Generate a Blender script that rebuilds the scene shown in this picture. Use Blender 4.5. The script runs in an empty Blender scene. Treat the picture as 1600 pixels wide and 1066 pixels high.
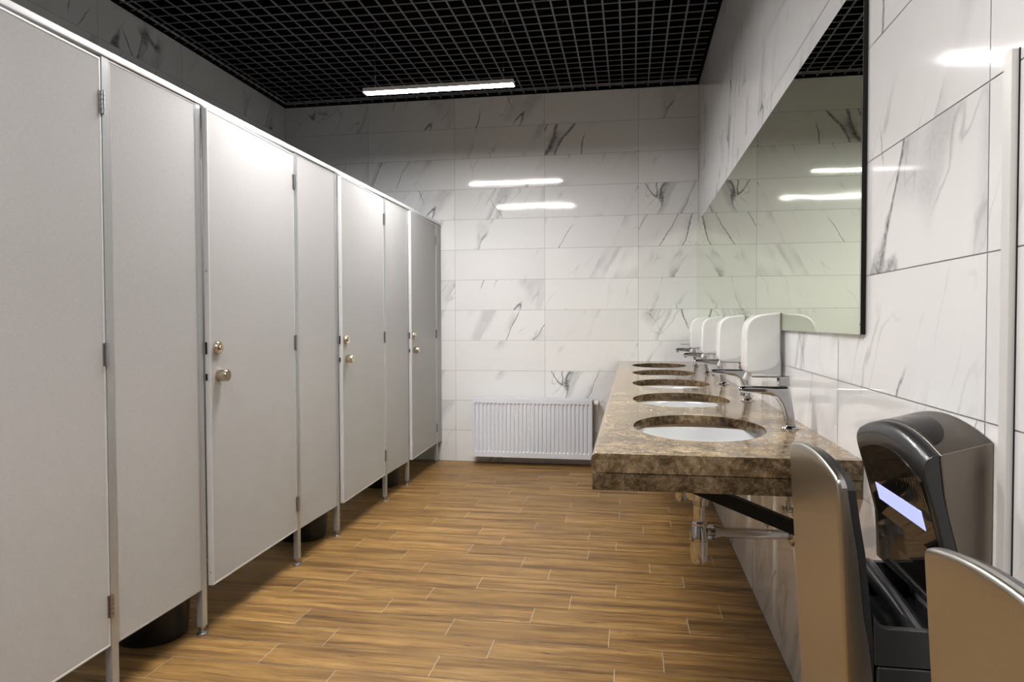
import bpy, bmesh, math, random
from mathutils import Vector, Matrix
random.seed(11)
SC = bpy.context.scene
COL = SC.collection
PI = math.pi

# ------------------------------------------------------------------ layout (metres)
H = 1.1592            # camera height
XR, YF, XL, YN = 0.516, 5.69, -2.942, -2.2      # right, far, left, near walls
ZC = 3.009            # underside of the grid ceiling
XS = -1.565           # front plane of the cubicles
CT = 0.845            # top of the counter

# ------------------------------------------------------------------ material helpers
def new_mat(name):
    m = bpy.data.materials.new(name); m.use_nodes = True
    return m, m.node_tree.nodes, m.node_tree.links, m.node_tree.nodes['Principled BSDF']

def simple(name, col, rough=0.5, metal=0.0, spec=0.5, coat=0.0, bump=0.0, bscale=200.0, var=0.0):
    m, n, l, b = new_mat(name)
    b.inputs['Base Color'].default_value = (*col, 1)
    b.inputs['Roughness'].default_value = rough
    b.inputs['Metallic'].default_value = metal
    b.inputs['Specular IOR Level'].default_value = spec
    b.inputs['Coat Weight'].default_value = coat
    b.inputs['Coat Roughness'].default_value = 0.05
    tc = n.new('ShaderNodeTexCoord')
    nz = n.new('ShaderNodeTexNoise'); nz.inputs['Scale'].default_value = bscale; nz.inputs['Detail'].default_value = 3
    l.new(tc.outputs['Object'], nz.inputs['Vector'])
    if var > 0:
        mr = n.new('ShaderNodeMapRange'); mr.inputs['To Min'].default_value = 1 - var; mr.inputs['To Max'].default_value = 1 + var
        l.new(nz.outputs['Fac'], mr.inputs['Value'])
        mx = n.new('ShaderNodeVectorMath'); mx.operation = 'SCALE'; mx.inputs[0].default_value = col
        l.new(mr.outputs['Result'], mx.inputs['Scale']); l.new(mx.outputs['Vector'], b.inputs['Base Color'])
    if bump > 0:
        bp = n.new('ShaderNodeBump'); bp.inputs['Strength'].default_value = bump; bp.inputs['Distance'].default_value = 0.002
        l.new(nz.outputs['Fac'], bp.inputs['Height']); l.new(bp.outputs['Normal'], b.inputs['Normal'])
    return m

def emit(name, col, strength):
    m, n, l, b = new_mat(name)
    b.inputs['Base Color'].default_value = (*col, 1)
    b.inputs['Emission Color'].default_value = (*col, 1)
    b.inputs['Emission Strength'].default_value = strength
    return m

class NG:
    """small node-graph helper"""
    def __init__(s, m): s.n = m.node_tree.nodes; s.l = m.node_tree.links
    def put(s, sock, v):
        if hasattr(v, 'is_linked'): s.l.new(v, sock)
        else: sock.default_value = v
    def math(s, op, a, b=0.0, c=None, clamp=False):
        k = s.n.new('ShaderNodeMath'); k.operation = op; k.use_clamp = clamp
        s.put(k.inputs[0], a); s.put(k.inputs[1], b)
        if c is not None: s.put(k.inputs[2], c)
        return k.outputs[0]
    def noise(s, vec, scale, detail=2.0, rough=0.5, dist=0.0, w=None):
        k = s.n.new('ShaderNodeTexNoise')
        if w is not None: k.noise_dimensions = '4D'; s.put(k.inputs['W'], w)
        s.l.new(vec, k.inputs['Vector']); k.inputs['Scale'].default_value = scale
        k.inputs['Detail'].default_value = detail; k.inputs['Roughness'].default_value = rough
        k.inputs['Distortion'].default_value = dist
        return k.outputs['Fac'], k.outputs['Color']
    def mapping(s, vec, scale=(1, 1, 1), rot=(0, 0, 0), loc=(0, 0, 0)):
        k = s.n.new('ShaderNodeMapping'); s.l.new(vec, k.inputs['Vector'])
        k.inputs['Scale'].default_value = scale; k.inputs['Rotation'].default_value = rot; k.inputs['Location'].default_value = loc
        return k.outputs['Vector']
    def smooth(s, v, lo, hi, a=0.0, b=1.0):
        k = s.n.new('ShaderNodeMapRange'); k.interpolation_type = 'SMOOTHSTEP'
        s.put(k.inputs['Value'], v)
        k.inputs['From Min'].default_value = lo; k.inputs['From Max'].default_value = hi
        k.inputs['To Min'].default_value = a; k.inputs['To Max'].default_value = b
        return k.outputs['Result']
    def mix(s, f, a, b):
        k = s.n.new('ShaderNodeMix'); k.data_type = 'RGBA'
        s.put(k.inputs[0], f)
        s.put(k.inputs[6], a if hasattr(a, 'is_linked') else (*a, 1)); s.put(k.inputs[7], b if hasattr(b, 'is_linked') else (*b, 1))
        return k.outputs[2]
    def ramp(s, f, stops):
        k = s.n.new('ShaderNodeValToRGB'); s.l.new(f, k.inputs[0])
        e = k.color_ramp.elements
        while len(e) < len(stops): e.new(0.5)
        for el, (p, c) in zip(e, stops): el.position = p; el.color = (*c, 1)
        return k.outputs['Color']
    def uv(s, name):
        k = s.n.new('ShaderNodeUVMap'); k.uv_map = name; return k.outputs['UV']
    def bump(s, h, strength, dist=0.001):
        k = s.n.new('ShaderNodeBump'); k.inputs['Strength'].default_value = strength; k.inputs['Distance'].default_value = dist
        s.l.new(h, k.inputs['Height']); return k.outputs['Normal']

def mat_marble_tile():
    m, n, l, b = new_mat('white_veined_tile'); g = NG(m)
    v0 = g.uv('vein')
    # warp
    _, wc = g.noise(v0, 5.5, 4.0, 0.62)
    sub = n.new('ShaderNodeVectorMath'); sub.operation = 'SUBTRACT'; l.new(wc, sub.inputs[0]); sub.inputs[1].default_value = (.5, .5, .5)
    scl = n.new('ShaderNodeVectorMath'); scl.operation = 'SCALE'; l.new(sub.outputs[0], scl.inputs[0]); scl.inputs['Scale'].default_value = 0.052
    add = n.new('ShaderNodeVectorMath'); add.operation = 'ADD'; l.new(v0, add.inputs[0]); l.new(scl.outputs[0], add.inputs[1])
    v = add.outputs[0]
    def rs(ang, lx, ly, loc):
        r = g.mapping(v, rot=(0, 0, -math.radians(ang)), loc=loc)
        return g.mapping(r, scale=(lx, ly, 1))
    grain, _ = g.noise(v, 70.0, 3.0, 0.6)
    mk, _ = g.noise(v0, 1.9, 2.0, 0.5)
    mk2, _ = g.noise(g.mapping(v0, loc=(3.1, 9.2, 0)), 2.1, 2.0, 0.5)
    # family A: "/" veins with a soft smear on one side, family B: rarer "\\" veins, family C: hair lines
    na, _ = g.noise(rs(63, 0.5, 3.1, (0, 0, 0)), 1.0, 1.5, 0.45)
    nb, _ = g.noise(rs(115, 0.6, 2.7, (7.3, 2.1, 0)), 1.0, 1.5, 0.45)
    nc, _ = g.noise(rs(58, 1.5, 5.6, (2.2, 5.5, 0)), 1.0, 2.0, 0.5)
    ma = g.smooth(mk, 0.49, 0.60)
    mb = g.smooth(mk2, 0.54, 0.64)
    line_a = g.math('MULTIPLY', g.smooth(g.math('ABSOLUTE', g.math('SUBTRACT', na, 0.50)), 0.0, 0.0085, 1.0, 0.0), ma)
    line_b = g.math('MULTIPLY', g.smooth(g.math('ABSOLUTE', g.math('SUBTRACT', nb, 0.48)), 0.0, 0.0075, 1.0, 0.0), mb)
    sa = g.math('SUBTRACT', na, 0.5)
    smear = g.math('MULTIPLY', g.math('MULTIPLY', g.smooth(sa, -0.004, 0.004), g.smooth(sa, 0.018, 0.075, 1.0, 0.0)), g.smooth(mk2, 0.45, 0.60))
    smear = g.math('MULTIPLY', smear, g.math('MULTIPLY_ADD', grain, 0.8, 0.35))
    fine = g.math('MULTIPLY', g.smooth(g.math('ABSOLUTE', g.math('SUBTRACT', nc, 0.5)), 0.0, 0.012, 1.0, 0.0), g.smooth(mk2, 0.48, 0.62))
    tone = n.new('ShaderNodeAttribute'); tone.attribute_name = 'tone'
    base = g.mix(tone.outputs['Fac'], (0.83, 0.83, 0.83), (0.88, 0.88, 0.88))
    c1 = g.mix(g.math('MULTIPLY', smear, 0.43, clamp=True), base, (0.36, 0.365, 0.38))
    c2 = g.mix(g.math('MULTIPLY', fine, 0.30, clamp=True), c1, (0.25, 0.25, 0.26))
    tot = g.math('MAXIMUM', line_a, line_b)
    c3 = g.mix(g.math('MULTIPLY', tot, g.math('MULTIPLY_ADD', grain, 1.5, 0.0), clamp=True), c2, (0.11, 0.11, 0.12))
    l.new(c3, b.inputs['Base Color'])
    b.inputs['Roughness'].default_value = 0.06
    b.inputs['Specular IOR Level'].default_value = 0.5
    wob, _ = g.noise(v0, 7.0, 1.0, 0.4)
    l.new(g.bump(wob, 0.22, 0.0022), b.inputs['Normal'])
    return m

def mat_plank():
    m, n, l, b = new_mat('wood_look_plank_tile'); g = NG(m)
    v = g.uv('vein')
    _, wc = g.noise(v, 5.0, 2.0, 0.5)
    sub = n.new('ShaderNodeVectorMath'); sub.operation = 'SUBTRACT'; l.new(wc, sub.inputs[0]); sub.inputs[1].default_value = (.5, .5, .5)
    scl = n.new('ShaderNodeVectorMath'); scl.operation = 'SCALE'; l.new(sub.outputs[0], scl.inputs[0]); scl.inputs['Scale'].default_value = 0.03
    add = n.new('ShaderNodeVectorMath'); add.operation = 'ADD'; l.new(v, add.inputs[0]); l.new(scl.outputs[0], add.inputs[1])
    vv = add.outputs[0]
    broad, _ = g.noise(g.mapping(vv, scale=(1.6, 22, 1)), 1.0, 4.0, 0.6)
    fine, _ = g.noise(g.mapping(vv, scale=(7, 150, 1)), 1.0, 3.0, 0.6)
    knots, _ = g.noise(g.mapping(vv, scale=(6, 38, 1), loc=(4, 8, 0)), 1.0, 4.0, 0.65)
    col = g.ramp(broad, [(0.27, (0.100, 0.060, 0.027)), (0.42, (0.215, 0.126, 0.048)), (0.55, (0.325, 0.198, 0.072)), (0.76, (0.440, 0.285, 0.118))])
    c2 = g.mix(g.smooth(fine, 0.40, 0.70, 0.0, 0.55), col, (0.12, 0.066, 0.03))
    c3 = g.mix(g.smooth(knots, 0.60, 0.74, 0.0, 0.8), c2, (0.055, 0.033, 0.018))
    tone = n.new('ShaderNodeAttribute'); tone.attribute_name = 'tone'
    sc = n.new('ShaderNodeVectorMath'); sc.operation = 'SCALE'; l.new(c3, sc.inputs[0])
    l.new(g.math('MULTIPLY_ADD', tone.outputs['Fac'], 0.26, 1.02), sc.inputs['Scale'])
    l.new(sc.outputs['Vector'], b.inputs['Base Color'])
    b.inputs['Roughness'].default_value = 0.42
    b.inputs['Specular IOR Level'].default_value = 0.35
    l.new(g.bump(fine, 0.25, 0.001), b.inputs['Normal'])
    return m

def mat_emperador(name, seam=False, k=1.0):
    m, n, l, b = new_mat(name); g = NG(m)
    tc = n.new('ShaderNodeTexCoord'); v = tc.outputs['Object']
    _, wc = g.noise(v, 22.0, 3.0, 0.6)
    sub = n.new('ShaderNodeVectorMath'); sub.operation = 'SUBTRACT'; l.new(wc, sub.inputs[0]); sub.inputs[1].default_value = (.5, .5, .5)
    scl = n.new('ShaderNodeVectorMath'); scl.operation = 'SCALE'; l.new(sub.outputs[0], scl.inputs[0]); scl.inputs['Scale'].default_value = 0.05
    add = n.new('ShaderNodeVectorMath'); add.operation = 'ADD'; l.new(v, add.inputs[0]); l.new(scl.outputs[0], add.inputs[1])
    vv = add.outputs[0]
    vo = n.new('ShaderNodeTexVoronoi'); vo.feature = 'DISTANCE_TO_EDGE'; vo.inputs['Scale'].default_value = 62; l.new(vv, vo.inputs['Vector'])
    vo2 = n.new('ShaderNodeTexVoronoi'); vo2.feature = 'DISTANCE_TO_EDGE'; vo2.inputs['Scale'].default_value = 150; l.new(vv, vo2.inputs['Vector'])
    big, _ = g.noise(v, 9.0, 4.0, 0.6)
    med, _ = g.noise(vv, 62.0, 4.0, 0.7)
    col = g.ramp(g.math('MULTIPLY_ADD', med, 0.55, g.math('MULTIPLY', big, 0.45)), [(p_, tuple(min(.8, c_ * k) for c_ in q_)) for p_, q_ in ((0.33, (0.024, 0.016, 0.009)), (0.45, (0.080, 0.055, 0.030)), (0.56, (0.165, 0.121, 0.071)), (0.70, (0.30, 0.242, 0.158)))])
    e1 = g.math('MULTIPLY', g.smooth(vo.outputs['Distance'], 0.0, 0.055, 1.0, 0.0), g.smooth(big, 0.40, 0.60))
    e2 = g.math('MULTIPLY', g.smooth(vo2.outputs['Distance'], 0.0, 0.10, 0.7, 0.0), g.smooth(med, 0.45, 0.6))
    c2 = g.mix(g.math('MULTIPLY', g.math('MAXIMUM', e1, e2), 0.26), col, (0.47, 0.37, 0.26))
    if seam:
        sp = n.new('ShaderNodeSeparateXYZ'); l.new(v, sp.inputs[0])
        d = g.math('ABSOLUTE', g.math('SUBTRACT', sp.outputs['Y'], 3.832))
        c2 = g.mix(g.smooth(d, 0.0012, 0.0022, 0.85, 0.0), c2, (0.03, 0.02, 0.012))
    l.new(c2, b.inputs['Base Color'])
    b.inputs['Roughness'].default_value = 0.09
    b.inputs['Specular IOR Level'].default_value = 0.6
    return m

def mat_brushed(name, col, rough, axis='Z', streak=0.5):
    m, n, l, b = new_mat(name); g = NG(m)
    tc = n.new('ShaderNodeTexCoord')
    sc = {'Z': (260, 260, 3), 'Y': (260, 3, 260), 'X': (3, 260, 260)}[axis]
    f, _ = g.noise(g.mapping(tc.outputs['Object'], scale=sc), 1.0, 2.0, 0.6)
    b.inputs['Base Color'].default_value = (*col, 1); b.inputs['Metallic'].default_value = 1.0
    l.new(g.smooth(f, 0.2, 0.8, rough * (1 - 0.35 * streak), rough * (1 + 0.35 * streak)), b.inputs['Roughness'])
    return m

def mat_panel():
    m, n, l, b = new_mat('grey_textured_laminate'); g = NG(m)
    tc = n.new('ShaderNodeTexCoord')
    f1, _ = g.noise(g.mapping(tc.outputs['Object'], scale=(40, 900, 60)), 1.0, 2.0, 0.6)
    f2, _ = g.noise(g.mapping(tc.outputs['Object'], scale=(40, 60, 900)), 1.0, 2.0, 0.6)
    s = g.math('ADD', g.math('MULTIPLY', f1, 0.5), g.math('MULTIPLY', f2, 0.5))
    c = g.mix(g.smooth(s, 0.35, 0.65), (0.46, 0.455, 0.455), (0.525, 0.52, 0.52))
    l.new(c, b.inputs['Base Color'])
    b.inputs['Roughness'].default_value = 0.75; b.inputs['Specular IOR Level'].default_value = 0.10
    l.new(g.bump(s, 0.08, 0.0006), b.inputs['Normal'])
    return m

M = {}
M['tile'] = mat_marble_tile()
M['grout'] = simple('grey_grout', (0.42, 0.41, 0.39), 0.8, var=0.05)
M['plank'] = mat_plank()
M['floor_grout'] = simple('pale_floor_grout', (0.60, 0.54, 0.46), 0.8, var=0.05)
M['marble'] = mat_emperador('brown_emperador_marble_lit_top', True, 2.6)  # same stone as the edges, colour lightened for the lamplight on top
M['marble_apron_shaded'] = mat_emperador('brown_emperador_marble_apron_shaded', False, 1.05)  # darker copy of the stone, the apron's shade put into its colour
M['marble_side_shaded'] = mat_emperador('brown_emperador_marble_edge_shaded', True, 1.45)  # middle copy for vertical faces, their shade set in the colour
M['panel'] = mat_panel()
M['alu'] = simple('light_anodised_aluminium', (0.50, 0.51, 0.515), 0.36, metal=0.5, bump=0.03, var=0.02)
M['alu_bright'] = simple('white_coated_aluminium', (0.66, 0.66, 0.67), 0.45, metal=0.2, var=0.02)
M['chrome'] = simple('polished_chrome', (0.58, 0.58, 0.59), 0.06, metal=1.0, var=0.01, bscale=20)
M['nickel'] = mat_brushed('satin_nickel', (0.62, 0.54, 0.44), 0.22, 'X', 0.4)
M['zinc'] = simple('zinc_plated_steel', (0.45, 0.45, 0.46), 0.3, metal=1.0, var=0.2, bscale=300)
M['ceramic'] = simple('white_glazed_ceramic', (0.76, 0.765, 0.77), 0.04, spec=0.6, var=0.01, bscale=4)
M['white_plastic'] = simple('glossy_white_plastic', (0.85, 0.85, 0.845), 0.14, spec=0.5, var=0.01, bscale=6)
M['grey_plastic'] = simple('pale_grey_plastic', (0.66, 0.67, 0.66), 0.25, var=0.01)
M['black_plastic'] = simple('black_plastic', (0.010, 0.010, 0.011), 0.28, var=0.1, bscale=30)
M['black_metal'] = simple('matt_black_steel', (0.006, 0.006, 0.006), 0.55, var=0.1)
M['radiator'] = simple('white_radiator_enamel', (0.78, 0.80, 0.85), 0.28, var=0.01)
M['steel'] = mat_brushed('brushed_stainless_steel', (0.56, 0.545, 0.505), 0.30, 'Z', 0.15)
M['gunmetal'] = simple('gunmetal_plastic', (0.085, 0.085, 0.085), 0.25, metal=0.55, var=0.06, bscale=150)
M['gunmetal_dark'] = simple('dark_grey_plastic', (0.045, 0.045, 0.047), 0.22, metal=0.2, var=0.05)
M['gloss_black'] = simple('smoked_gloss_panel', (0.018, 0.015, 0.013), 0.04, spec=0.8, var=0.1, bscale=10)
M['window'] = simple('dark_smoked_window', (0.016, 0.014, 0.013), 0.12, spec=0.25, var=0.1, bscale=10)
M['display'] = emit('lit_blue_white_display', (0.44, 0.48, 0.92), 0.85)
M['mark'] = simple('faint_black_print', (0.004, 0.004, 0.004), 0.4)
M['lamp_body'] = simple('white_lamp_housing', (0.75, 0.75, 0.75), 0.4, var=0.02)
M['diffuser'] = emit('lit_lamp_diffuser', (1.0, 0.985, 0.975), 170.0)
M['wire'] = simple('steel_wire', (0.45, 0.45, 0.45), 0.3, metal=1.0, var=0.05)
M['grid'] = simple('dark_grey_grid_bars', (0.15, 0.15, 0.16), 0.5, var=0.05)
M['void'] = simple('black_ceiling_void', (0.004, 0.004, 0.0045), 0.95, spec=0.05, var=0.1, bscale=3)
M['strip'] = simple('white_channel_paint', (0.72, 0.71, 0.69), 0.4, var=0.02)
M['dark_gap'] = simple('dark_shade_and_mount', (0.01, 0.01, 0.01), 0.7, var=0.05)
M['plaster'] = simple('grey_paint', (0.30, 0.29, 0.28), 0.7, var=0.02, bscale=5)

def mat_mirror():
    m, n, l, b = new_mat('greenish_mirror_glass'); g = NG(m)
    tc = n.new('ShaderNodeTexCoord')
    f, _ = g.noise(tc.outputs['Object'], 2.0, 1.0, 0.4)
    l.new(g.mix(f, (0.80, 0.86, 0.72), (0.81, 0.865, 0.73)), b.inputs['Base Color'])
    b.inputs['Metallic'].default_value = 1.0; b.inputs['Roughness'].default_value = 0.0
    return m
M['mirror'] = mat_mirror()

# ------------------------------------------------------------------ mesh helpers
def box(bm, x0, x1, y0, y1, z0, z1):
    vs = [bm.verts.new((x, y, z)) for x in (x0, x1) for y in (y0, y1) for z in (z0, z1)]
    for f in ((0, 1, 3, 2), (4, 6, 7, 5), (0, 4, 5, 1), (2, 3, 7, 6), (0, 2, 6, 4), (1, 5, 7, 3)):
        bm.faces.new([vs[i] for i in f])

def frame_axes(d):
    d = Vector(d).normalized()
    a = Vector((0, 0, 1)) if abs(d.z) < 0.9 else Vector((1, 0, 0))
    u = d.cross(a).normalized(); w = d.cross(u).normalized()
    return d, u, w

def lathe(bm, prof, origin=(0, 0, 0), axis=(0, 0, 1), seg=32, sx=1.0, sy=1.0):
    """prof: list of (radius, height along axis)"""
    o = Vector(origin); d, u, w = frame_axes(axis)
    rings = []
    for r, h in prof:
        if r < 1e-6: rings.append([bm.verts.new(o + d * h)]); continue
        rings.append([bm.verts.new(o + d * h + u * (r * sx * math.cos(2 * PI * i / seg)) + w * (r * sy * math.sin(2 * PI * i / seg))) for i in range(seg)])
    for a, b in zip(rings, rings[1:]):
        for i in range(seg):
            j = (i + 1) % seg
            if len(a) == 1 and len(b) == 1: continue
            if len(a) == 1: bm.faces.new((a[0], b[j], b[i]))
            elif len(b) == 1: bm.faces.new((a[i], a[j], b[0]))
            else: bm.faces.new((a[i], a[j], b[j], b[i]))
    for rg in (rings[0], rings[-1]):
        if len(rg) > 2:
            try: bm.faces.new(rg)
            except ValueError: pass

def cyl(bm, p0, p1, r0, r1=None, seg=24):
    p0, p1 = Vector(p0), Vector(p1); L = (p1 - p0).length
    lathe(bm, [(r0, 0), (r0 if r1 is None else r1, L)], p0, p1 - p0, seg)

def tube(bm, pts, r, seg=12):
    pts = [Vector(p) for p in pts]; rings = []
    for i, p in enumerate(pts):
        t = (pts[min(i + 1, len(pts) - 1)] - pts[max(i - 1, 0)])
        d, u, w = frame_axes(t)
        rings.append([bm.verts.new(p + u * r * math.cos(2 * PI * k / seg) + w * r * math.sin(2 * PI * k / seg)) for k in range(seg)])
    for a, b in zip(rings, rings[1:]):
        for k in range(seg): bm.faces.new((a[k], a[(k + 1) % seg], b[(k + 1) % seg], b[k]))
    bm.faces.new(rings[0]); bm.faces.new(rings[-1])

def prism_xz(bm, pts, y0, y1):
    a = [bm.verts.new((x, y0, z)) for x, z in pts]; b = [bm.verts.new((x, y1, z)) for x, z in pts]
    n = len(pts)
    bm.faces.new(a); bm.faces.new(b)
    for i in range(n): bm.faces.new((a[i], a[(i + 1) % n], b[(i + 1) % n], b[i]))

def loft(bm, sections, cap=True, closed=True):
    """sections: list of equally long point rings"""
    R = [[bm.verts.new(p) for p in s] for s in sections]
    n = len(R[0])
    for a, b in zip(R, R[1:]):
        for i in range(n if closed else n - 1):
            bm.faces.new((a[i], a[(i + 1) % n], b[(i + 1) % n], b[i]))
    if cap: bm.faces.new(R[0]); bm.faces.new(R[-1])

def obj(name, bm, mat, parent=None, smooth=False, bevel=0.0, bseg=2, angle=35, loc=None, blim=30):
    bmesh.ops.recalc_face_normals(bm, faces=bm.faces)
    me = bpy.data.meshes.new(name); bm.to_mesh(me); bm.free()
    me.materials.append(mat)
    o = bpy.data.objects.new(name, me); COL.objects.link(o)
    if parent is not None: o.parent = parent
    if loc: o.location = loc
    if bevel > 0:
        md = o.modifiers.new('bevel', 'BEVEL'); md.width = bevel; md.segments = bseg; md.limit_method = 'ANGLE'; md.angle_limit = math.radians(blim)
        md.harden_normals = False
    if smooth or bevel > 0:
        for p in me.polygons: p.use_smooth = True
        me.set_sharp_from_angle(angle=math.radians(angle)) if bevel == 0 else me.set_sharp_from_angle(angle=math.radians(80))
        if bevel > 0:
            wn = o.modifiers.new('wn', 'WEIGHTED_NORMAL'); wn.keep_sharp = False
    return o

def B(): return bmesh.new()

def tag(o, label, cat, group=None):
    o['label'] = label; o['category'] = cat
    if group: o['group'] = group
    return o

def thing(name, label, cat, loc=(0, 0, 0), group=None, rz=0.0):
    o = bpy.data.objects.new(name, None); COL.objects.link(o)
    o.location = loc; o.rotation_euler = (0, 0, rz); o.empty_display_size = 0.05
    return tag(o, label, cat, group)

def copy_tree(o, parent=None):
    c = o.copy(); COL.objects.link(c)
    if parent is not None:
        c.parent = parent; c.matrix_parent_inverse = o.matrix_parent_inverse.copy()
    for ch in list(o.children): copy_tree(ch, c)
    return c

def dup(o, loc, label):
    c = copy_tree(o); c.location = loc; c['label'] = label
    return c

def struct(o):
    o['kind'] = 'structure'; return o

# ------------------------------------------------------------------ setting: tiled walls, plank floor, grid ceiling
DESIGNS = [(random.uniform(0, 30), random.uniform(0, 30)) for _ in range(46)]
ROW0, RP = 0.2593, 0.25

def tiled_wall(name, P, U, ulen, ujoints, zmax, N, avoid=None):
    """P origin at floor, U unit direction along wall, N normal into room"""
    P, U, N = Vector(P), Vector(U), Vector(N); Zv = Vector((0, 0, 1))
    bm = B(); uvl = bm.loops.layers.uv.new('vein'); tl = bm.loops.layers.float_color.new('tone')
    us = sorted([0.0] + [u for u in ujoints if 0.004 < u < ulen - 0.004] + [ulen])
    zs = [0.0]; z = ROW0
    while z < zmax - 0.004: zs.append(z); z += RP
    zs.append(zmax)
    gw = 0.0011
    q = [bm.verts.new(P + U * a + Zv * b - N * 0.0009) for a, b in ((0, 0), (ulen, 0), (ulen, zmax), (0, zmax))]
    f = bm.faces.new(q); f.material_index = 1
    if f.normal.dot(N) < 0: pass
    for i in range(len(us) - 1):
        for j in range(len(zs) - 1):
            du, dv = random.choice(DESIGNS); t = random.random()
            a0, a1, b0, b1 = us[i] + gw, us[i + 1] - gw, zs[j] + gw, zs[j + 1] - gw
            tilt = [random.uniform(-.00035, .00035) for _ in range(2)]
            base_u = us[i] if i > 0 else us[1] - 0.75
            vs = []
            for k, (a, b) in enumerate(((a0, b0), (a1, b0), (a1, b1), (a0, b1))):
                off = (tilt[0] if k in (1, 2) else -tilt[0]) + (tilt[1] if k > 1 else -tilt[1])
                vs.append(bm.verts.new(P + U * a + Zv * b + N * off * 0.3))
            f = bm.faces.new(vs)
            for lp, (a, b) in zip(f.loops, ((a0, b0), (a1, b0), (a1, b1), (a0, b1))):
                lp[uvl].uv = (du + a - base_u, dv + b - zs[j]); lp[tl] = (t, t, t, 1)
    bm.normal_update()
    for f in bm.faces:
        if f.normal.dot(N) < 0: f.normal_flip()
    me = bpy.data.meshes.new(name); bm.to_mesh(me); bm.free()
    me.materials.append(M['tile']); me.materials.append(M['grout'])
    o = bpy.data.objects.new(name, me); COL.objects.link(o)
    return struct(o)

ZW = 3.06
# u runs left->right when looking at the wall from inside so the veins lean the same way
tiled_wall('wall_far', (XL, YF, 0), (1, 0, 0), XR - XL, [XR - .461 - .7496 * k - XL for k in range(6)], ZW, (0, -1, 0))
tiled_wall('wall_right', (XR, YF, 0), (0, -1, 0), YF - YN, [YF - (1.137 + .7496 * k) for k in range(-5, 7)], ZW, (-1, 0, 0))
tiled_wall('wall_left', (XL, YN, 0), (0, 1, 0), YF - YN, [3.525 + .75 * k - YN for k in range(-8, 3)], ZW, (1, 0, 0))
bm = B(); box(bm, XL, XR, YN - 0.05, YN, 0, ZW); struct(obj('wall_near', bm, M['plaster']))

def plank_floor():
    OFF = {-2: .53, -1: .23, 0: .546, 1: .109, 2: .521, 3: .216, 4: .353, 5: .536, 6: .23, 7: .086, 8: .39, 9: .525, 10: .377, 11: .067, 12: .224,
           13: .531, 14: .229, 15: .527, 16: .388, 17: .05, 18: .223, 19: .522, 20: .144, 21: .318, 22: .528}
    bm = B(); uvl = bm.loops.layers.uv.new('vein'); tl = bm.loops.layers.float_color.new('tone')
    q = [bm.verts.new(p) for p in ((XL, YN, -0.0012), (XR, YN, -0.0012), (XR, YF, -0.0012), (XL, YF, -0.0012))]
    bm.faces.new(q).material_index = 1
    k = -29
    while True:
        y0 = 2.1845 + 0.1526 * k; y1 = y0 + 0.1526
        if y0 > YF: break
        off = OFF.get(k, random.uniform(0, .6))
        x = -3.6 + (off % .6)
        while x < XR:
            a0, a1 = max(x, XL), min(x + 0.6, XR)
            c0, c1 = max(y0, YN), min(y1, YF)
            if a1 - a0 > 0.006 and c1 - c0 > 0.004:
                du, dv, t = random.uniform(0, 60), random.uniform(0, 60), random.random()
                pts = ((a0 + .0013, c0 + .0017), (a1 - .0013, c0 + .0017), (a1 - .0013, c1 - .0017), (a0 + .0013, c1 - .0017))
                f = bm.faces.new([bm.verts.new((p[0], p[1], 0)) for p in pts])
                for lp, p in zip(f.loops, pts):
                    lp[uvl].uv = (du + p[0] - x, dv + p[1] - y0); lp[tl] = (t, t, t, 1)
            x += 0.6
        k += 1
    bm.normal_update()
    for f in bm.faces:
        if f.normal.z < 0: f.normal_flip()
    me = bpy.data.meshes.new('floor'); bm.to_mesh(me); bm.free()
    me.materials.append(M['plank']); me.materials.append(M['floor_grout'])
    o = bpy.data.objects.new('floor', me); COL.objects.link(o); struct(o)
plank_floor()

bm = B(); box(bm, XL - .02, XR + .02, YN - .02, YF + .02, 3.30, 3.34)
ceil = struct(obj('ceiling', bm, M['void']))
bm = B()
for x0, x1, y0, y1 in ((XL - .02, XL, YN, YF), (XR, XR + .02, YN, YF), (XL, XR, YF, YF + .02), (XL, XR, YN - .02, YN)):
    box(bm, x0, x1, y0, y1, ZW, 3.30)
obj('void_side', bm, M['void'], ceil)
bm = B()
x = -0.0692 - 0.0985 * 40
bw = 0.0055
while x < XR:
    if x > XL + .02 and x < XR - .02: box(bm, x - bw, x + bw, YN, YF - .03, ZC, ZC + .005)
    x += 0.0985
y = 4.1711 - 0.1003 * 70
while y < YF - .02:
    if y > YN: box(bm, XL, XR, y - .0046, y + .0046, ZC + .0005, ZC + .0045)
    y += 0.1003
obj('ceiling_grid', bm, M['grid'], ceil)
bm = B()
box(bm, XL, XR, YF - .022, YF - .001, ZC - .002, ZC + .02)
box(bm, XL + .001, XL + .022, YN, YF, ZC - .002, ZC + .02)
box(bm, XR - .022, XR - .001, YN, YF, ZC - .002, ZC + .02)
obj('edge_angle', bm, M['void'], ceil)

# narrow white channel on the right wall between the dryers
bm = B(); box(bm, .506, .5155, 1.057, 1.079, 0.0, 1.527)
tr = struct(obj('trim_1', bm, M['strip'], bevel=.001))
bm = B(); box(bm, .5148, .5158, 1.0548, 1.0568, 0.0, 1.527)
obj('painted_shadow_line', bm, M['dark_gap'], tr)  # dark strip standing in for the shadow line beside the channel

# ------------------------------------------------------------------ toilet cubicles
PITCH = 1.215
Z0, Z1 = 0.174, 1.956
GC = 'grey toilet cubicles in a row along the left wall'

def edge_frame(bm, y0, y1, z0, z1, xa, xb, w):
    box(bm, xa, xb, y0, y1, z0, z0 + w); box(bm, xa, xb, y0, y1, z1 - w, z1)
    box(bm, xa, xb, y0, y0 + w, z0 + w, z1 - w); box(bm, xa, xb, y1 - w, y1, z0 + w, z1 - w)

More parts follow.
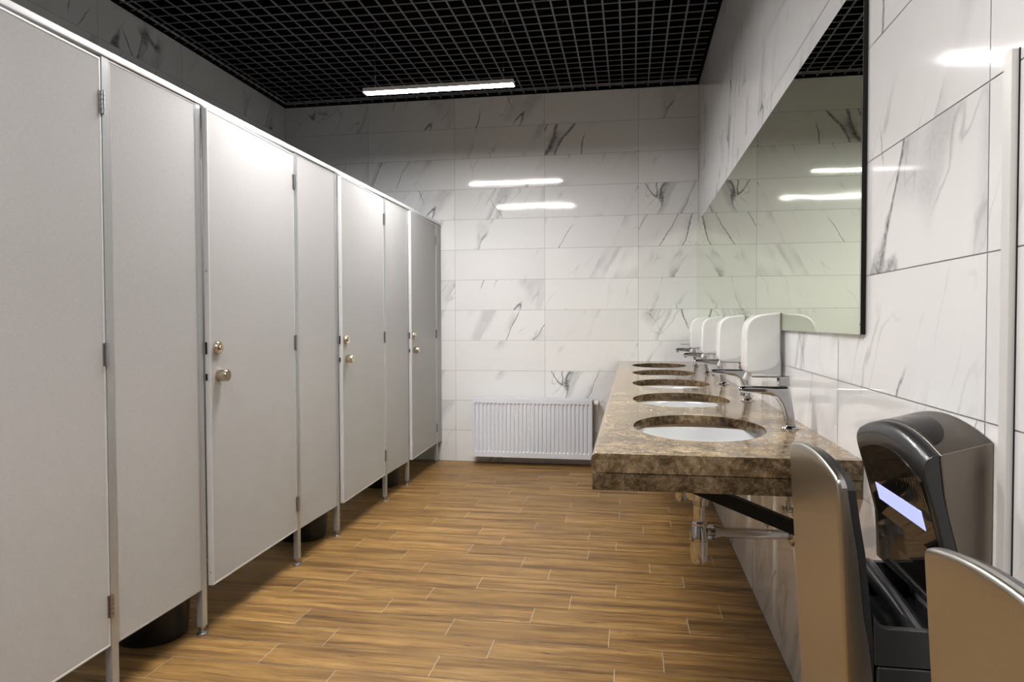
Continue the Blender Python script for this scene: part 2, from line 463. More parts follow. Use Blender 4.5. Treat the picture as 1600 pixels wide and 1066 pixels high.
def make_cubicle(label, last=False):
    root = thing('toilet_cubicle', label, 'toilet cubicle', (0, 0, 0), GC)
    HY = 0.724                                          # hinge axis, local y
    # door: origin at its hinge axis
    bm = B(); box(bm, -.0195, -.0005, -.715, -.003, Z0 + .002, Z1 - .005)
    door = obj('door', bm, M['panel'], root)
    door.location = (0, HY, 0); door.rotation_euler = (0, 0, math.radians(1.6))
    bm = B(); edge_frame(bm, -.716, -.002, Z0, Z1 - .003, -.0205, .0008, .0075)
    obj('edge_trim', bm, M['alu_bright'], door, bevel=.0015)
    ly = -.712 + .052
    bm = B(); lathe(bm, [(0.0, 0), (.021, 0), (.021, .003), (.0225, .006), (.0225, .036), (.0205, .040), (0, .040)], (0.0, ly, .961), (1, 0, 0), 32)
    obj('door_knob', bm, M['nickel'], door, smooth=True)
    bm = B(); lathe(bm, [(0, 0), (.0255, 0), (.0255, .010), (.023, .014), (.015, .014), (.0135, .011), (.0105, .011), (.0095, .020), (.0, .021)], (0.0, ly - .009, 1.0665), (1, 0, 0), 32)
    lock = obj('lock_rosette', bm, M['nickel'], door, smooth=True)
    for zz in (1.353, .224):
        bm = B(); cyl(bm, (-.0095, -.7158, zz), (-.0095, -.7172, zz), .0035, seg=12); obj('screw', bm, M['zinc'], door)
    for zz, hh in ((1.066, .022), (.958, .012)):
        bm = B(); box(bm, -.016, -.010, -.7205, -.7162, zz - hh, zz + hh); obj('latch', bm, M['black_metal'], door)
    for zz in (1.821, 1.066, .298):
        bm = B()
        for k in range(5): cyl(bm, (.0045, -.0005, zz - .034 + k * .0138), (.0045, -.0005, zz - .034 + k * .0138 + .0122), .0062, seg=14)
        cyl(bm, (.0045, -.0005, zz - .036), (.0045, -.0005, zz + .036), .0035, seg=10)
        box(bm, -.0002, .0014, -.013, -.002, zz - .034, zz + .034)
        obj('hinge', bm, M['zinc'], door, smooth=True)
    # posts with feet
    def post(y0, y1):
        bm = B(); box(bm, -.024, 0.0, y0, y1, .030, Z1 + .006)
        p = obj('post', bm, M['alu'], root, bevel=.0015)
        bm = B(); lathe(bm, [(0, 0), (.020, 0), (.021, .004), (.019, .008), (.0075, .012), (.0075, .022), (.012, .023), (.012, .032), (0, .032)], (-.012, (y0 + y1) / 2, 0), (0, 0, 1), 24)
        obj('foot', bm, M['zinc'], p, smooth=True)
        return p
    post(.7275, .756)
    post(-.030, 0.0)
    # fixed panel
    pe = 1.1845 if not last else YF - (1.16 + 3 * PITCH) - .001
    bm = B(); box(bm, -.0185, -.0015, .756, pe, Z0 - .002, Z1 + .003)
    pan = obj('fixed_panel', bm, M['panel'], root)
    bm = B(); edge_frame(bm, .756, pe, Z0 - .004, Z1 + .004, -.0195, -.0006, .0065)
    obj('edge_trim', bm, M['alu'], pan, bevel=.001)
    # partition behind the hinge post
    bm = B(); box(bm, XL - XS + .004, -.026, .734, .750, Z0, Z1)
    obj('partition', bm, M['panel'], root)
    return root

cub = make_cubicle('nearest grey toilet cubicle, its door cut by the left frame edge')
last = make_cubicle('farthest grey toilet cubicle, its narrow end panel meeting the far tiled wall', True)
cub.location = (XS, 1.16, 0)
dup(cub, (XS, 1.16 + PITCH, 0), 'second grey toilet cubicle from the camera, first whose knob and lock show')
dup(cub, (XS, 1.16 + 2 * PITCH, 0), 'third grey toilet cubicle from the camera, over the farthest black bin')
last.location = (XS, 1.16 + 3 * PITCH, 0)

bm = B(); box(bm, XS - .028, XS + .004, 1.10, YF - .001, Z1 + .0065, 1.9846)
tag(obj('header_rail', bm, M['alu_bright'], bevel=.003), 'white aluminium header rail running along the tops of the cubicles', 'rail')

# ------------------------------------------------------------------ bins
bm = B()
prof = [(0, 0), (.112, 0), (.118, .004), (.121, .02), (.131, .145), (.1325, .147), (.1325, .152), (.1315, .154), (.144, .285), (.149, .287), (.149, .297), (.143, .298), (.127, .15), (.112, .012), (0, .012)]
lathe(bm, prof, (0, 0, 0), (0, 0, 1), 48)
bin0 = thing('waste_bin', 'black plastic waste bin under the cubicle panel nearest the camera', 'bin', (-1.755, 2.325, 0), 'black bins in the cubicles')
obj('bucket', bm, M['black_plastic'], bin0, smooth=True)
bm = B()
for k in range(60):
    a = 2 * PI * k / 60
    for zz in (.158,):
        r = .1318 + .0008
        c = Vector((r * math.cos(a), r * math.sin(a), zz)); t = Vector((-math.sin(a), math.cos(a), 0)) * .0042
        n_ = Vector((math.cos(a), math.sin(a), 0)) * .0012
        q = [c - t - Vector((0, 0, .003)), c + t - Vector((0, 0, .003)), c + t + Vector((0, 0, .003)), c - t + Vector((0, 0, .003))]
        loft(bm, [q, [p + n_ for p in q]])
obj('bead_ring', bm, M['black_plastic'], bin0)
dup(bin0, (-1.755, 2.325 + PITCH, 0), 'middle black plastic waste bin, behind the post of the second cubicle')
dup(bin0, (-1.755, 2.325 + 2 * PITCH, 0), 'farthest black plastic waste bin, under the third cubicle')

# ------------------------------------------------------------------ counter with five basins
X0, X1, Y0, Y1 = -.0945, XR - .0005, 1.68, YF - .001
BY = [2.153 + .75 * k for k in range(5)]
BX, RX, RY = .197, .190, .266
SL0 = .815
SE = .800
def slab():
    bm = B(); N = 72
    xs = X0 + .014
    outer = [(xs, Y0), (X1, Y0), (X1, Y1), (xs, Y1)]
    loops = [outer] + [[(BX + RX * math.cos(2 * PI * i / N), yc + RY * math.sin(2 * PI * i / N)) for i in range(N)] for yc in BY]
    for z in (CT, SL0):
        edges = []
        allv = []
        for lp in loops:
            vs = [bm.verts.new((x, y, z)) for x, y in lp]; allv.append(vs)
            for i in range(len(vs)): edges.append(bm.edges.new((vs[i], vs[(i + 1) % len(vs)])))
        bmesh.ops.triangle_fill(bm, use_beauty=True, use_dissolve=False, edges=edges)
        if z == CT: top = allv
        else: bot = allv
    for li, (a, b) in enumerate(zip(top, bot)):
        n = len(a)
        for i in range(n):
            bm.faces.new((a[i], a[(i + 1) % n], b[(i + 1) % n], b[i]))
    # rounded front nosing
    prof = []
    R = .014
    for i in range(7):
        t = PI / 2 * i / 6; prof.append((xs - R * math.sin(t), CT - R + R * math.cos(t)))
    for i in range(7):
        t = PI / 2 * i / 6; prof.append((xs - R * math.cos(t), SE + R - R * math.sin(t)))
    prof.append((xs + .022, SE)); prof.append((xs + .022, SL0 - .0002)); prof.append((xs, SL0 - .0002))
    a = [bm.verts.new((x, Y0, z)) for x, z in prof]; b = [bm.verts.new((x, Y1, z)) for x, z in prof]
    for i in range(len(a) - 1): bm.faces.new((a[i], a[i + 1], b[i + 1], b[i]))
    bm.faces.new(a); bm.faces.new(b)
    bmesh.ops.remove_doubles(bm, verts=bm.verts, dist=1e-5)
    return bm
ctr = thing('washbasin_counter', 'long brown marble washbasin counter fixed to the right wall', 'counter', (0, 0, 0))
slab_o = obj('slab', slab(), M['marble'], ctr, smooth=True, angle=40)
slab_o.data.materials.append(M['marble_side_shaded'])
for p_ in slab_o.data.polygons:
    if abs(p_.normal.z) < .5: p_.material_index = 1  # vertical faces get the copy with shade in its colour
bm = B(); box(bm, -.0580, X1, Y0, Y0 + .03, SE, SL0 - .0003); obj('end_build_up', bm, M['marble_side_shaded'], ctr)
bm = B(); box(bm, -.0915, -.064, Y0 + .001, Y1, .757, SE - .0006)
obj('front_apron', bm, M['marble_apron_shaded'], ctr, bevel=.001)
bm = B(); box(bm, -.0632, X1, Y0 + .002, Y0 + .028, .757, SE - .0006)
obj('end_apron', bm, M['marble_apron_shaded'], ctr, bevel=.001)

bnames = ['white oval washbasin nearest the camera, sunk in the marble counter', 'second white oval washbasin from the near end of the counter', 'middle white oval washbasin of the five in the counter',
          'second white oval washbasin from the far wall', 'white oval washbasin at the far wall end of the counter']
b0 = thing('washbasin', bnames[0], 'washbasin', (BX, BY[0], 0), 'oval basins set under the marble counter')
bm = B()
prof = [(1.07, .8145), (1.012, .8145), (.995, .806), (.965, .782), (.90, .752), (.80, .725), (.64, .700), (.42, .680), (.2, .670), (.11, .667)]
inner = [(r * RX, z) for r, z in prof]
outp = [(1.07 * RX, .809), (1.03 * RX, .790), (.95 * RX, .745), (.72 * RX, .700), (.42 * RX, .668), (.16 * RX, .656)]
lathe(bm, inner[::-1] + outp, (0, 0, 0), (0, 0, 1), 64, 1.0, RY / RX)
# frame_axes for +Z gives u along -Y: swap radii so the long axis runs along the wall
for v in bm.verts: pass
bb = obj('bowl', bm, M['ceramic'], b0, smooth=True, angle=60)
bm = B(); lathe(bm, [(0, .671), (.016, .671), (.0215, .6695), (.0215, .666), (0, .666)], (0, 0, 0), (0, 0, 1), 24)
obj('drain', bm, M['chrome'], b0, smooth=True)
for k in range(1, 5): dup(b0, (BX, BY[k], 0), bnames[k])

# faucets
fn = ['chrome single-lever faucet nearest the camera, over the nearest basin', 'second chrome single-lever faucet from the camera', 'middle chrome single-lever faucet of the five',
      'second chrome single-lever faucet from the far wall', 'chrome single-lever faucet closest to the far wall']
f0 = thing('faucet', fn[0], 'faucet', (.459, BY[0], CT), 'lever faucets along the counter')
px = .459
body = [(.4445, .850), (.4425, .872), (.4375, .897), (.4295, .918), (.4180, .934), (.4040, .9425), (.385, .946), (.355, .9475), (.322, .9495), (.314, .953), (.3115, .960), (.316, .967),
        (.330, .9690), (.36, .9695), (.40, .9690), (.4545, .9690), (.4575, .955), (.4625, .92), (.4680, .885), (.4745, .850)]
bm = B(); prism_xz(bm, [(x - px, z - CT) for x, z in body], -.0175, .0175)
obj('body', bm, M['chrome'], f0, bevel=.0085, bseg=5, blim=58)
bm = B(); lathe(bm, [(0, 0), (.0268, 0), (.0268, .003), (.024, .006), (0, .006)], (0, 0, 0), (0, 0, 1), 32); obj('base_ring', bm, M['chrome'], f0, smooth=True)
bm = B(); prism_xz(bm, [(x - px, z - CT) for x, z in ((.4247, .9705), (.4240, .9945), (.349, .9955), (.349, .9990), (.4535, .9995), (.4550, .9705))], -.0165, .0165)
obj('lever', bm, M['chrome'], f0, bevel=.0014)
bm = B(); cyl(bm, (.329 - px, 0, .949 - CT), (.328 - px, 0, .940 - CT), .0105, .010, 20); obj('aerator', bm, M['chrome'], f0, smooth=True)
for k in range(1, 5): dup(f0, (.459, BY[k], CT), fn[k])

# ------------------------------------------------------------------ mirror and soap dispensers
mir = thing('wall_mirror', 'long frameless greenish mirror with black edge on the right wall', 'mirror', (XR, 0, 0))
ZM0, ZM1, YM = 1.129, 1.9264, 1.68
bm = B(); box(bm, -.0105, -.0080, YM, YF - .002, ZM0, ZM1); obj('glass', bm, M['mirror'], mir)
bm = B(); box(bm, -.0078, -.0005, YM - .0002, YF - .004, ZM0 + .001, ZM1 - .001); obj('backing', bm, M['black_metal'], mir)
bm = B(); box(bm, -.0106, -.0003, YM - .0022, YM - .0002, ZM0, ZM1); obj('edge_strip', bm, M['black_metal'], mir)

sn = ['white wall soap dispenser nearest the camera', 'second white wall soap dispenser from the camera', 'third white wall soap dispenser from the camera', 'white wall soap dispenser closest to the far wall']
XB = XR - .0108
s0 = thing('soap_dispenser', sn[0], 'soap dispenser', (XB, 2.575, .97), 'white soap dispensers below the mirror edge')
def SD(pts): return [(x - XB, z - .97) for x, z in pts]
out = [(.5050, .9736), (.5050, 1.1895), (.485, 1.1885), (.462, 1.1865), (.440, 1.183), (.422, 1.1775), (.408, 1.1685), (.3985, 1.156), (.3935, 1.142), (.3905, 1.12), (.3890, 1.06), (.3890, 1.005), (.3905, .991), (.3960, .983), (.405, .9805)]
bm = B(); prism_xz(bm, SD(out), -.055, .055)
obj('case', bm, M['white_plastic'], s0, bevel=.008, bseg=4, blim=58)
low = [(.5052, .974), (.5052, 1.045), (.503, 1.032), (.497, 1.019), (.487, 1.0075), (.474, .9995), (.455, .9935), (.430, .9895), (.402, .9860), (.404, .982)]
bm = B(); prism_xz(bm, SD(low), -.0556, .0556)
obj('refill_window', bm, M['grey_plastic'], s0)
bm = B(); lathe(bm, [(0, -.006), (.0125, -.006), (.0125, .008), (.0085, .036), (.007, .040), (0, .040)], (.415 - XB, 0, .9885 - .97), (-.52, 0, -.85), 20)
obj('nozzle', bm, M['white_plastic'], s0, smooth=True)
for k in range(1, 4): dup(s0, (XB, 2.575 + .755 * k, .97), sn[k])

# ------------------------------------------------------------------ traps, valve, bracket under the counter
def trap(yc, label, dy=.22):
    t = thing('bottle_trap', label, 'drain trap', (BX + .004, yc, 0), 'chrome traps below the basins')
    bm = B(); lathe(bm, [(0, .6555), (.046, .6555), (.043, .648), (.036, .6375), (.034, .629), (.0265, .627), (.0265, .612), (.0185, .608), (.0165, .604), (.0165, .557), (0, .557)], (0, 0, 0), (0, 0, 1), 32)
    obj('tailpiece', bm, M['chrome'], t, smooth=True)
    bm = B(); lathe(bm, [(0, .562), (.0195, .562), (.0215, .556), (.0195, .551), (.0215, .545), (.0255, .512), (.0255, .505), (.0270, .504), (.0270, .497), (.0255, .496), (.0250, .462), (.0235, .446), (.018, .436), (0, .433)], (0, 0, 0), (0, 0, 1), 32)
    obj('trap_cup', bm, M['chrome'], t, smooth=True)
    a = Vector((.018, .010, .5265)); e = Vector((XR - .001 - BX - .004, dy, .468)); d = (e - a).normalized()
    bm = B(); cyl(bm, a, a + d * .03, .0125); cyl(bm, a + d * .022, a + d * .034, .0225); cyl(bm, a + d * .034, a + d * .046, .019)
    obj('union_nut', bm, M['chrome'], t, smooth=True)
    bm = B(); cyl(bm, a + d * .04, e - d * .004, .0160, seg=28); obj('waste_pipe', bm, M['chrome'], t, smooth=True)
    bm = B(); lathe(bm, [(0, 0), (.036, 0), (.033, .006), (.020, .012), (0, .012)], e + Vector((.0005, 0, 0)), (-1, 0, 0), 32); obj('wall_flange', bm, M['chrome'], t, smooth=True)
    return t
trap(BY[0], 'chrome bottle trap with waste pipe under the nearest basin')
trap(BY[1], 'chrome bottle trap behind the nearest one, mostly hidden by the marble apron')

br = thing('counter_bracket', 'black steel bracket holding the counter from below', 'bracket', (XR, 1.85, 0))
bm = B(); hw = .0165
def sl(x): return .757 - (x - .105) * .386
prism_xz(bm, [(.075 - XR, .7995), (.118 - XR, .7995), (.118 - XR, sl(.118) + hw), (-.004, sl(XR) + hw), (-.004, sl(XR) - hw), (.105 - XR, sl(.105) - hw), (.075 - XR, sl(.075) - hw + .01)], -.022, .022)
obj('strut', bm, M['black_metal'], br, bevel=.001)
bm = B(); box(bm, -.0065, -.0005, -.03, .03, .54, .799); obj('wall_plate', bm, M['black_metal'], br)
bm = B(); box(bm, .118 - XR, -.007, -.02, .02, .775, .7995); obj('top_arm', bm, M['black_metal'], br)

av = thing('angle_valve', 'small chrome angle valve on the wall beside the waste pipe', 'valve', (XR, 2.36, .552))
bm = B(); lathe(bm, [(0, 0.0005), (.022, .0005), (.019, .005), (.009, .007), (.009, .026), (0, .026)], (0, 0, 0), (-1, 0, 0), 24); cyl(bm, (-.018, 0, 0), (-.018, 0, .030), .007)
obj('valve_body', bm, M['chrome'], av, smooth=True)
bm = B(); box(bm, -.040, -.026, -.0115, .0115, -.012, .012); obj('handle', bm, M['chrome'], av, bevel=.003)
bm = B(); tube(bm, [(-.018, 0, .028), (-.018, 0, .06), (-.016, -.005, .10), (-.012, -.02, .17), (-.012, -.03, .20)], .005, 10); obj('flex_hose', bm, M['zinc'], av, smooth=True)

# ------------------------------------------------------------------ hand dryers
def make_dryer(label):
    root = thing('hand_dryer', label, 'hand dryer', (XR, 1.264, 0), 'brushed steel hand dryers on the right wall')
    ZB = .32
    def hwz(z): return .162 - .030 * (.93 - z)
    def xo(z): return .300 + (.93 - z) * .050
    PX = [(.925, .3235), (.916, .3255), (.861, .3336), (.813, .3419), (.749, .3486), (.683, .3554), (.63, .3570), (.40, .362), (.20, .364)]
    def xin(z):
        if z >= PX[0][0]: return PX[0][1] - (z - .925) * .12
        for (za, xa), (zb, xb) in zip(PX, PX[1:]):
            if za >= z >= zb: return xa + (xb - xa) * (za - z) / (za - zb)
        return PX[-1][1]
    def ztop(u, base=.924, rise=.0205):
        e = max(0.0, (abs(u) - .93) / .07)
        return base + rise * (1 - u * u) - .012 * e * e
    US = sorted({round(q * t, 5) for q in (-1, 1) for t in [i / 14 * .955 for i in range(15)] + [.965, .975, .984, .991, .996, 1.0]})
    VT = [0.0, .0003, .0008, .0016, .0027, .0042, .0062]          # distances below the rounded top edge
    RR = .0062
    def plate(xa, xb, sc, drop, rr):
        bm = B(); A = []; Bk = []
        for u in US:
            zt = ztop(u) - drop
            zl = [ZB + (zt - RR - ZB) * j / 40 for j in range(40)] + [zt - d for d in VT[::-1]]
            ca = []; cb = []
            for z in zl:
                y = u * hwz(z) * sc - .006
                eu = max(0.0, 1 - (1 - abs(u)) * hwz(z) / RR); ev = max(0.0, 1 - (zt - z) / RR)
                e = min(1.0, math.hypot(eu, ev))
                bk = rr * (1 - math.sqrt(max(0.0, 1 - e * e)))
                ca.append(bm.verts.new((xa(z) + bk - XR, y, z))); cb.append(bm.verts.new((xb(z) - XR, y, z)))
            A.append(ca); Bk.append(cb)
        nu, nv = len(A) - 1, len(A[0]) - 1
        for S in (A, Bk):
            for i in range(nu):
                for j in range(nv): bm.faces.new((S[i][j], S[i + 1][j], S[i + 1][j + 1], S[i][j + 1]))
        for i in range(nu):
            bm.faces.new((A[i][0], A[i + 1][0], Bk[i + 1][0], Bk[i][0])); bm.faces.new((A[i][nv], A[i + 1][nv], Bk[i + 1][nv], Bk[i][nv]))
        for j in range(nv):
            bm.faces.new((A[0][j], A[0][j + 1], Bk[0][j + 1], Bk[0][j])); bm.faces.new((A[nu][j], A[nu][j + 1], Bk[nu][j + 1], Bk[nu][j]))
        return bm
    def rim_w(z): return .0115 if z > .72 else max(.0005, .0115 * (z - .60) / .12)
    obj('front_shell', plate(xo, lambda z: xin(z) - rim_w(z), 1.0, 0, .0058), M['steel'], root, smooth=True, angle=50)
    obj('inner_lining', plate(lambda z: xin(z) - rim_w(z) - .0008, lambda z: xin(z), .985, .0035, 0.0), M['gunmetal'], root, smooth=True, angle=50)
    # lower body
    hw = .161
    bm = B()
    box(bm, .3605 - XR, -.0008, -hw, hw, ZB + .005, .646)
    obj('lower_body', bm, M['gunmetal'], root, bevel=.003)
    def side(sgn):
        bm = B()
        pts = [(.3570, .648), (.3545, .724), (.3570, .7175), (.3595, .7115), (.3645, .7068), (.371, .7042), (.380, .7035), (.5152, .7035), (.5152, .648)]
        y0, y1 = (-hw, -hw + .014) if sgn < 0 else (hw - .014, hw)
        prism_xz(bm, [(x - XR, z) for x, z in pts], y0, y1)
        obj('side_wall', bm, M['gunmetal'], root, bevel=.0025)
    side(-1); side(1)
    bm = B()
    prism_xz(bm, [(x - XR, z) for x, z in ((.354, .6465), (.354, .690), (.362, .668), (.375, .656), (.395, .652), (.405, .656), (.44, .652), (.515, .652), (.515, .6465))], -hw + .0145, hw - .0145)
    obj('drip_tray', bm, M['gunmetal_dark'], root, smooth=True)
    bm = B(); tube(bm, [(.432 - XR, -hw + .0145, .676), (.437 - XR, 0, .688), (.440 - XR, hw - .0145, .696)], .0155, 18)
    obj('tray_ridge', bm, M['gunmetal'], root, smooth=True)
    # rear housing
    FP = [(.4391, .8718), (.4555, .8057), (.4582, .7633), (.4598, .7140)]
    HW = .1565
    def zf(u): return .950 + .026 * (1 - u * u)
    def zw(u): return .984 + .022 * (1 - u * u)
    U = [-1 + 2 * i / 24 for i in range(25)]
    secs = []; fsec = []; gsec = []
    T = .0165
    for u in U:
        y = u * HW; a, w = zf(u), zw(u)
        front = [(.4440, a + .0135), (.4345, a + .0115), (.4275, a + .0065), (.4232, a - .002), (.4222, a - .012), (.4240, a - .024)] + FP
        back = [(x + T + .001, z) for x, z in FP][::-1]
        fsec.append([Vector((x - XR, y, z)) for x, z in front + back + [(.4493, a - .045), (.4436, a + .006)]])
        hz = [(-.0008 + XR, .652 + .052), (-.0008 + XR, w), (.4441, a + .0130), (.4438, a + .006), (.4495, a - .045)] + [(x + T, z) for x, z in FP]
        secs.append([Vector((x - XR, y * .997, z)) for x, z in hz])
    bm = B(); loft(bm, secs); obj('rear_housing', bm, M['steel_y'], root, bevel=.002)
    bm = B(); loft(bm, fsec); obj('front_bezel', bm, M['gunmetal'], root, bevel=.002)
    # glossy smoked front
    bm = B(); gs = []
    for u in U:
        y = u * .138; a = zf(u)
        line = [(.4236, a - .030), (.4391, .8718), (.4555, .8057), (.4582, .7633), (.4597, .718)]
        gs.append([Vector((x - .0006 - XR, y, z)) for x, z in line] + [Vector((x + .003 - XR, y, z)) for x, z in line[::-1]])
    loft(bm, gs); gl = obj('smoked_panel', bm, M['gloss_black'], root)
    def on_front(z):
        P = [(.4236, .931)] + FP
        for (xa, za), (xb, zb) in zip(P, P[1:]):
            if za >= z >= zb: return xa + (xb - xa) * (za - z) / (za - zb)
        return P[0][0] if z > .93 else P[-1][0]
    def decal(name, ya, yb, za, zb, mat, off=.0014, skew=0.0):
        bm = B()
        q = [Vector((on_front(z) - off - XR, y, z)) for y, z in ((ya, za), (yb, za - skew), (yb, zb - skew), (ya, zb))]
        loft(bm, [q, [p + Vector((.001, 0, 0)) for p in q]])
        return obj(name, bm, mat, gl)
    decal('display', -.102, .102, .836, .866, M['display'])
    decal('printed_line', .055, .108, .8985, .9000, M['mark'])
    for yy in (.0, -.02, -.045): decal('printed_dot', yy - .0015, yy + .0015, .889, .892, M['mark'])
    # dark half-oval window on the top
    bm = B(); ring = []; ring2 = []
    for i in range(29):
        t = PI * i / 28
        u = math.cos(t) * .80; y = u * HW
        x = .4475 + .040 * math.sin(t)
        k = (x - .4445) / (XR - .0008 - .4445)
        z = (zf(u) + .013) * (1 - k) + zw(u) * k
        ring.append(Vector((x - XR, y, z + .0006)))
    n = len(ring)
    cs = []
    for i in range(n):
        u = ring[i].y / HW; k = (.4475 - .4445) / (XR - .0008 - .4445)
        cs.append(Vector((.4475 - XR, ring[i].y, (zf(u) + .013) * (1 - k) + zw(u) * k + .0006)))
    va = [bm.verts.new(p) for p in ring]; vb = [bm.verts.new(p) for p in cs]
    vc = [bm.verts.new(p - Vector((0, 0, .003))) for p in ring]; vd = [bm.verts.new(p - Vector((0, 0, .003))) for p in cs]
    for i in range(n - 1):
        for q in ((va[i], va[i + 1], vb[i + 1], vb[i]), (vc[i], vc[i + 1], vd[i + 1], vd[i]), (va[i], va[i + 1], vc[i + 1], vc[i]), (vb[i], vb[i + 1], vd[i + 1], vd[i])):
            bm.faces.new(q)
    bmesh.ops.remove_doubles(bm, verts=bm.verts, dist=1e-5)
    obj('top_window', bm, M['window'], root)
    return root
M['steel_y'] = mat_brushed('brushed_stainless_housing_shaded', (0.30, 0.27, 0.235), 0.36, 'X', 0.2)  # steel colour darkened to carry the dim light on the housing
d0 = make_dryer('brushed steel hands-in dryer with lit display, beside the counter end')
dup(d0, (XR, .634, 0), 'brushed steel hands-in dryer closest to the camera, cut by the right frame edge')

# ------------------------------------------------------------------ radiator
rad = thing('radiator', 'white ribbed panel radiator low on the far wall', 'radiator', (0, YF, 0))
xa, xb, za, zb = -1.276, -.304, .066, .5415
yf = -.128
bm = B()
NCH = 29; pitch = (xb - xa - .03) / NCH
cols = [xa]; inn = [0]
for k in range(NCH):
    c0 = xa + .015 + pitch * k + .007; c1 = c0 + pitch - .0145
    cols += [c0, c0 + .0035, c1 - .0035, c1]; inn += [0, 1, 1, 0]
cols.append(xb); inn.append(0)
rows = [za, za + .040, za + .050, zb - .046, zb - .036, zb]; rin = [0, 0, 1, 1, 0, 0]
V = [[bm.verts.new((x, yf + (.0110 if inn[i] and rin[j] else 0), z)) for j, z in enumerate(rows)] for i, x in enumerate(cols)]
for i in range(len(cols) - 1):
    for j in range(len(rows) - 1): bm.faces.new((V[i][j], V[i + 1][j], V[i + 1][j + 1], V[i][j + 1]))
bk = [bm.verts.new(p) for p in ((xa, yf + .0122, za), (xb, yf + .0122, za), (xb, yf + .0122, zb), (xa, yf + .0122, zb))]
bm.faces.new(bk)
bot = [V[i][0] for i in range(len(cols))]; top = [V[i][-1] for i in range(len(cols))]
bm.faces.new(bot + [bk[1], bk[0]]); bm.faces.new(top + [bk[2], bk[3]])
bm.faces.new([V[0][j] for j in range(len(rows))] + [bk[3], bk[0]]); bm.faces.new([V[-1][j] for j in range(len(rows))] + [bk[2], bk[1]])
obj('front_panel', bm, M['radiator'], rad)
bm = B(); box(bm, xa + .006, xb - .006, yf + .0125, yf + .1, za + .006, zb - .006); obj('core', bm, M['radiator'], rad)
bm = B()
box(bm, xa + .002, xb - .002, yf + .013, yf + .022, zb - .006, zb + .004); box(bm, xa + .002, xb - .002, yf + .088, yf + .099, zb - .006, zb + .004)
k = xa + .004
while k < xb - .01:
    box(bm, k, k + .007, yf + .022, yf + .088, zb - .004, zb + .0032); k += .0155
obj('top_grille', bm, M['radiator'], rad)
bm = B(); box(bm, xa - .002, xa + .0058, yf + .010, yf + .1, za + .004, zb + .002); obj('side_cover', bm, M['radiator'], rad)
bm = B(); box(bm, xb - .0058, xb + .002, yf + .010, yf + .1, za + .004, zb + .002); obj('side_cover', bm, M['radiator'], rad)
for xx in (xa + .12, xb - .12):
    bm = B(); box(bm, xx - .02, xx + .02, yf + .1002, -.001, za + .05, zb - .05); obj('wall_mount', bm, M['dark_gap'], rad)
vz = .520
bm = B(); cyl(bm, (xb + .0022, yf + .055, vz), (xb + .036, yf + .055, vz), .012); cyl(bm, (xb + .036, yf + .070, vz), (xb + .036, -.001, vz), .008)
lathe(bm, [(0, 0), (.016, 0), (.019, .006), (.019, .03), (0, .03)], (xb + .036, yf + .062, vz), (0, -1, 0), 24)
vb_ = obj('valve', bm, M['zinc'], rad, smooth=True)
bm = B(); lathe(bm, [(0, 0), (.019, 0), (.0215, .004), (.0215, .030), (.019, .045), (.015, .050), (0, .051)], (xb + .036, yf + .031, vz), (0, -1, 0), 28)
obj('valve_head', bm, M['white_plastic'], vb_, smooth=True)

# ------------------------------------------------------------------ suspended linear lamps
LX, LZ, LL = -1.176, 2.600, .475
def make_lamp(label):
    t = thing('linear_lamp', label, 'ceiling lamp', (LX, 4.23, LZ), 'linear lamps hung from the ceiling')
    bm = B(); box(bm, -LL, LL, -.038, .038, .0025, .020); box(bm, -LL, LL, -.038, -.0355, -.004, .0025); box(bm, -LL, LL, .0355, .038, -.004, .0025); box(bm, -LL, -LL + .0025, -.0355, .0355, -.004, .0025); box(bm, LL - .0025, LL, -.0355, .0355, -.004, .0025); obj('housing', bm, M['lamp_body'], t, )
    bm = B(); box(bm, -LL + .003, LL - .003, -.035, .035, -.003, .0022); obj('diffuser', bm, M['diffuser'], t)
    for sx in (-.406, .409):
        bm = B(); cyl(bm, (sx, 0, .020), (sx, 0, ZC + .012 - LZ), .0013, seg=8); c = obj('cable', bm, M['wire'], t)
        for zz in (.020, .085, ZC - LZ - .03):
            bm = B(); lathe(bm, [(0, 0), (.004, 0), (.0055, .004), (.0055, .014), (.003, .020), (0, .020)], (sx, 0, zz), (0, 0, 1), 12)
            obj('cable_gripper', bm, M['zinc'], c, smooth=True)
    return t
l0 = make_lamp('lit white linear lamp hanging from the grid ceiling, the one in view')
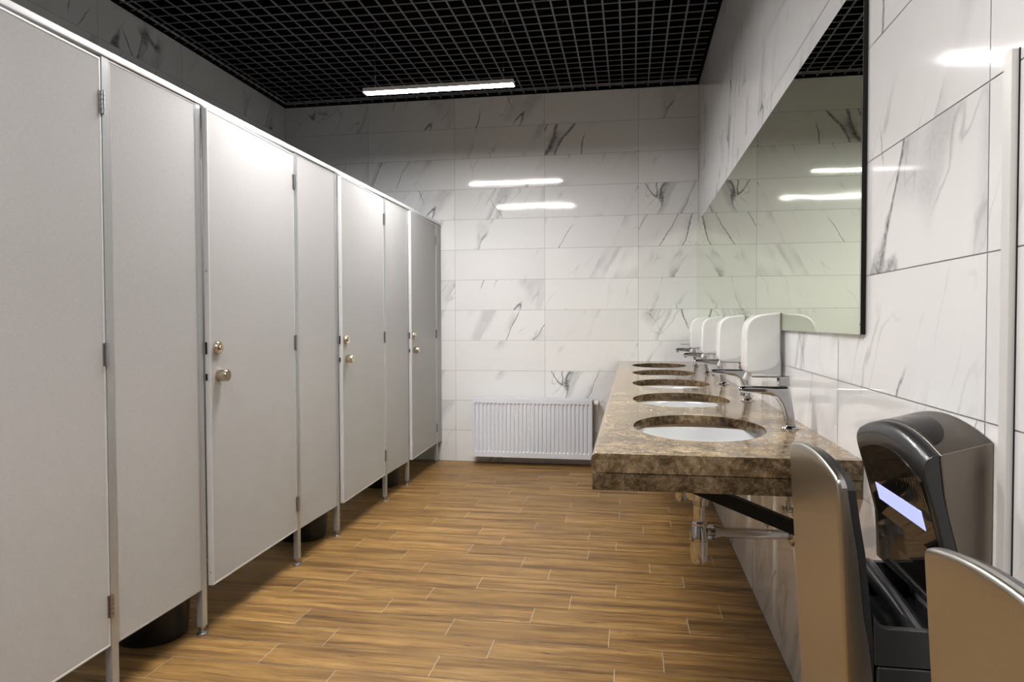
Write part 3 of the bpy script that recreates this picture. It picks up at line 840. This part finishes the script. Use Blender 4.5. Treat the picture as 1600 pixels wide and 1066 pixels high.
dup(l0, (LX, 2.75, LZ), 'lit white linear lamp nearer the camera, seen reflected in the wall tiles')

def area(name, loc, rot, sx, sy, power, spread, col=(1, .985, .98)):
    d = bpy.data.lights.new(name, 'AREA'); d.shape = 'RECTANGLE'; d.size = sx; d.size_y = sy; d.energy = power; d.color = col; d.spread = spread
    o = bpy.data.objects.new(name, d); COL.objects.link(o); o.location = loc; o.rotation_euler = rot
    return o
# unseen lamp added near the camera for the light read off the knob shadows
area('unseen_near_light', (-.7, .2, 2.9), (0, 0, 0), 1.0,   .35, 50, math.radians(150))

# ------------------------------------------------------------------ world, camera, colour
w = bpy.data.worlds.new('world'); SC.world = w; w.use_nodes = True
w.node_tree.nodes['Background'].inputs['Color'].default_value = (.05, .05, .05, 1)
w.node_tree.nodes['Background'].inputs['Strength'].default_value = 0.2

cam = bpy.data.cameras.new('camera'); co = bpy.data.objects.new('camera', cam); COL.objects.link(co)
F_PX, YAW, PITCHA, ROLL = 1096.74, -.1683, -.0268, -.0032
cam.sensor_fit = 'HORIZONTAL'; cam.sensor_width = 36.0; cam.lens = 36.0 * F_PX / 1600.0
cam.clip_start = 0.02; cam.clip_end = 60
sy, cy, sp, cp = math.sin(YAW), math.cos(YAW), math.sin(PITCHA), math.cos(PITCHA)
fx = Vector((sy, cy, 0)); R = Vector((cy, -sy, 0)); up = Vector((0, 0, 1))
Fv = fx * cp + up * sp; Uv = up * cp - fx * sp
R2 = R * math.cos(ROLL) + Uv * math.sin(ROLL); U2 = Uv * math.cos(ROLL) - R * math.sin(ROLL)
mw = Matrix((R2, U2, -Fv)).transposed().to_4x4(); mw.translation = Vector((0, 0, H))
co.matrix_world = mw
SC.camera = co

SC.view_settings.view_transform = 'Standard'
SC.view_settings.look = 'None'
SC.view_settings.exposure = 0.26
SC.view_settings.gamma = 0.85
cy_ = SC.cycles
cy_.use_denoising = True
cy_.max_bounces = 12; cy_.diffuse_bounces = 2; cy_.glossy_bounces = 6
cy_.caustics_reflective = True
cy_.sample_clamp_indirect = 0.0
cy_.blur_glossy = 0.0
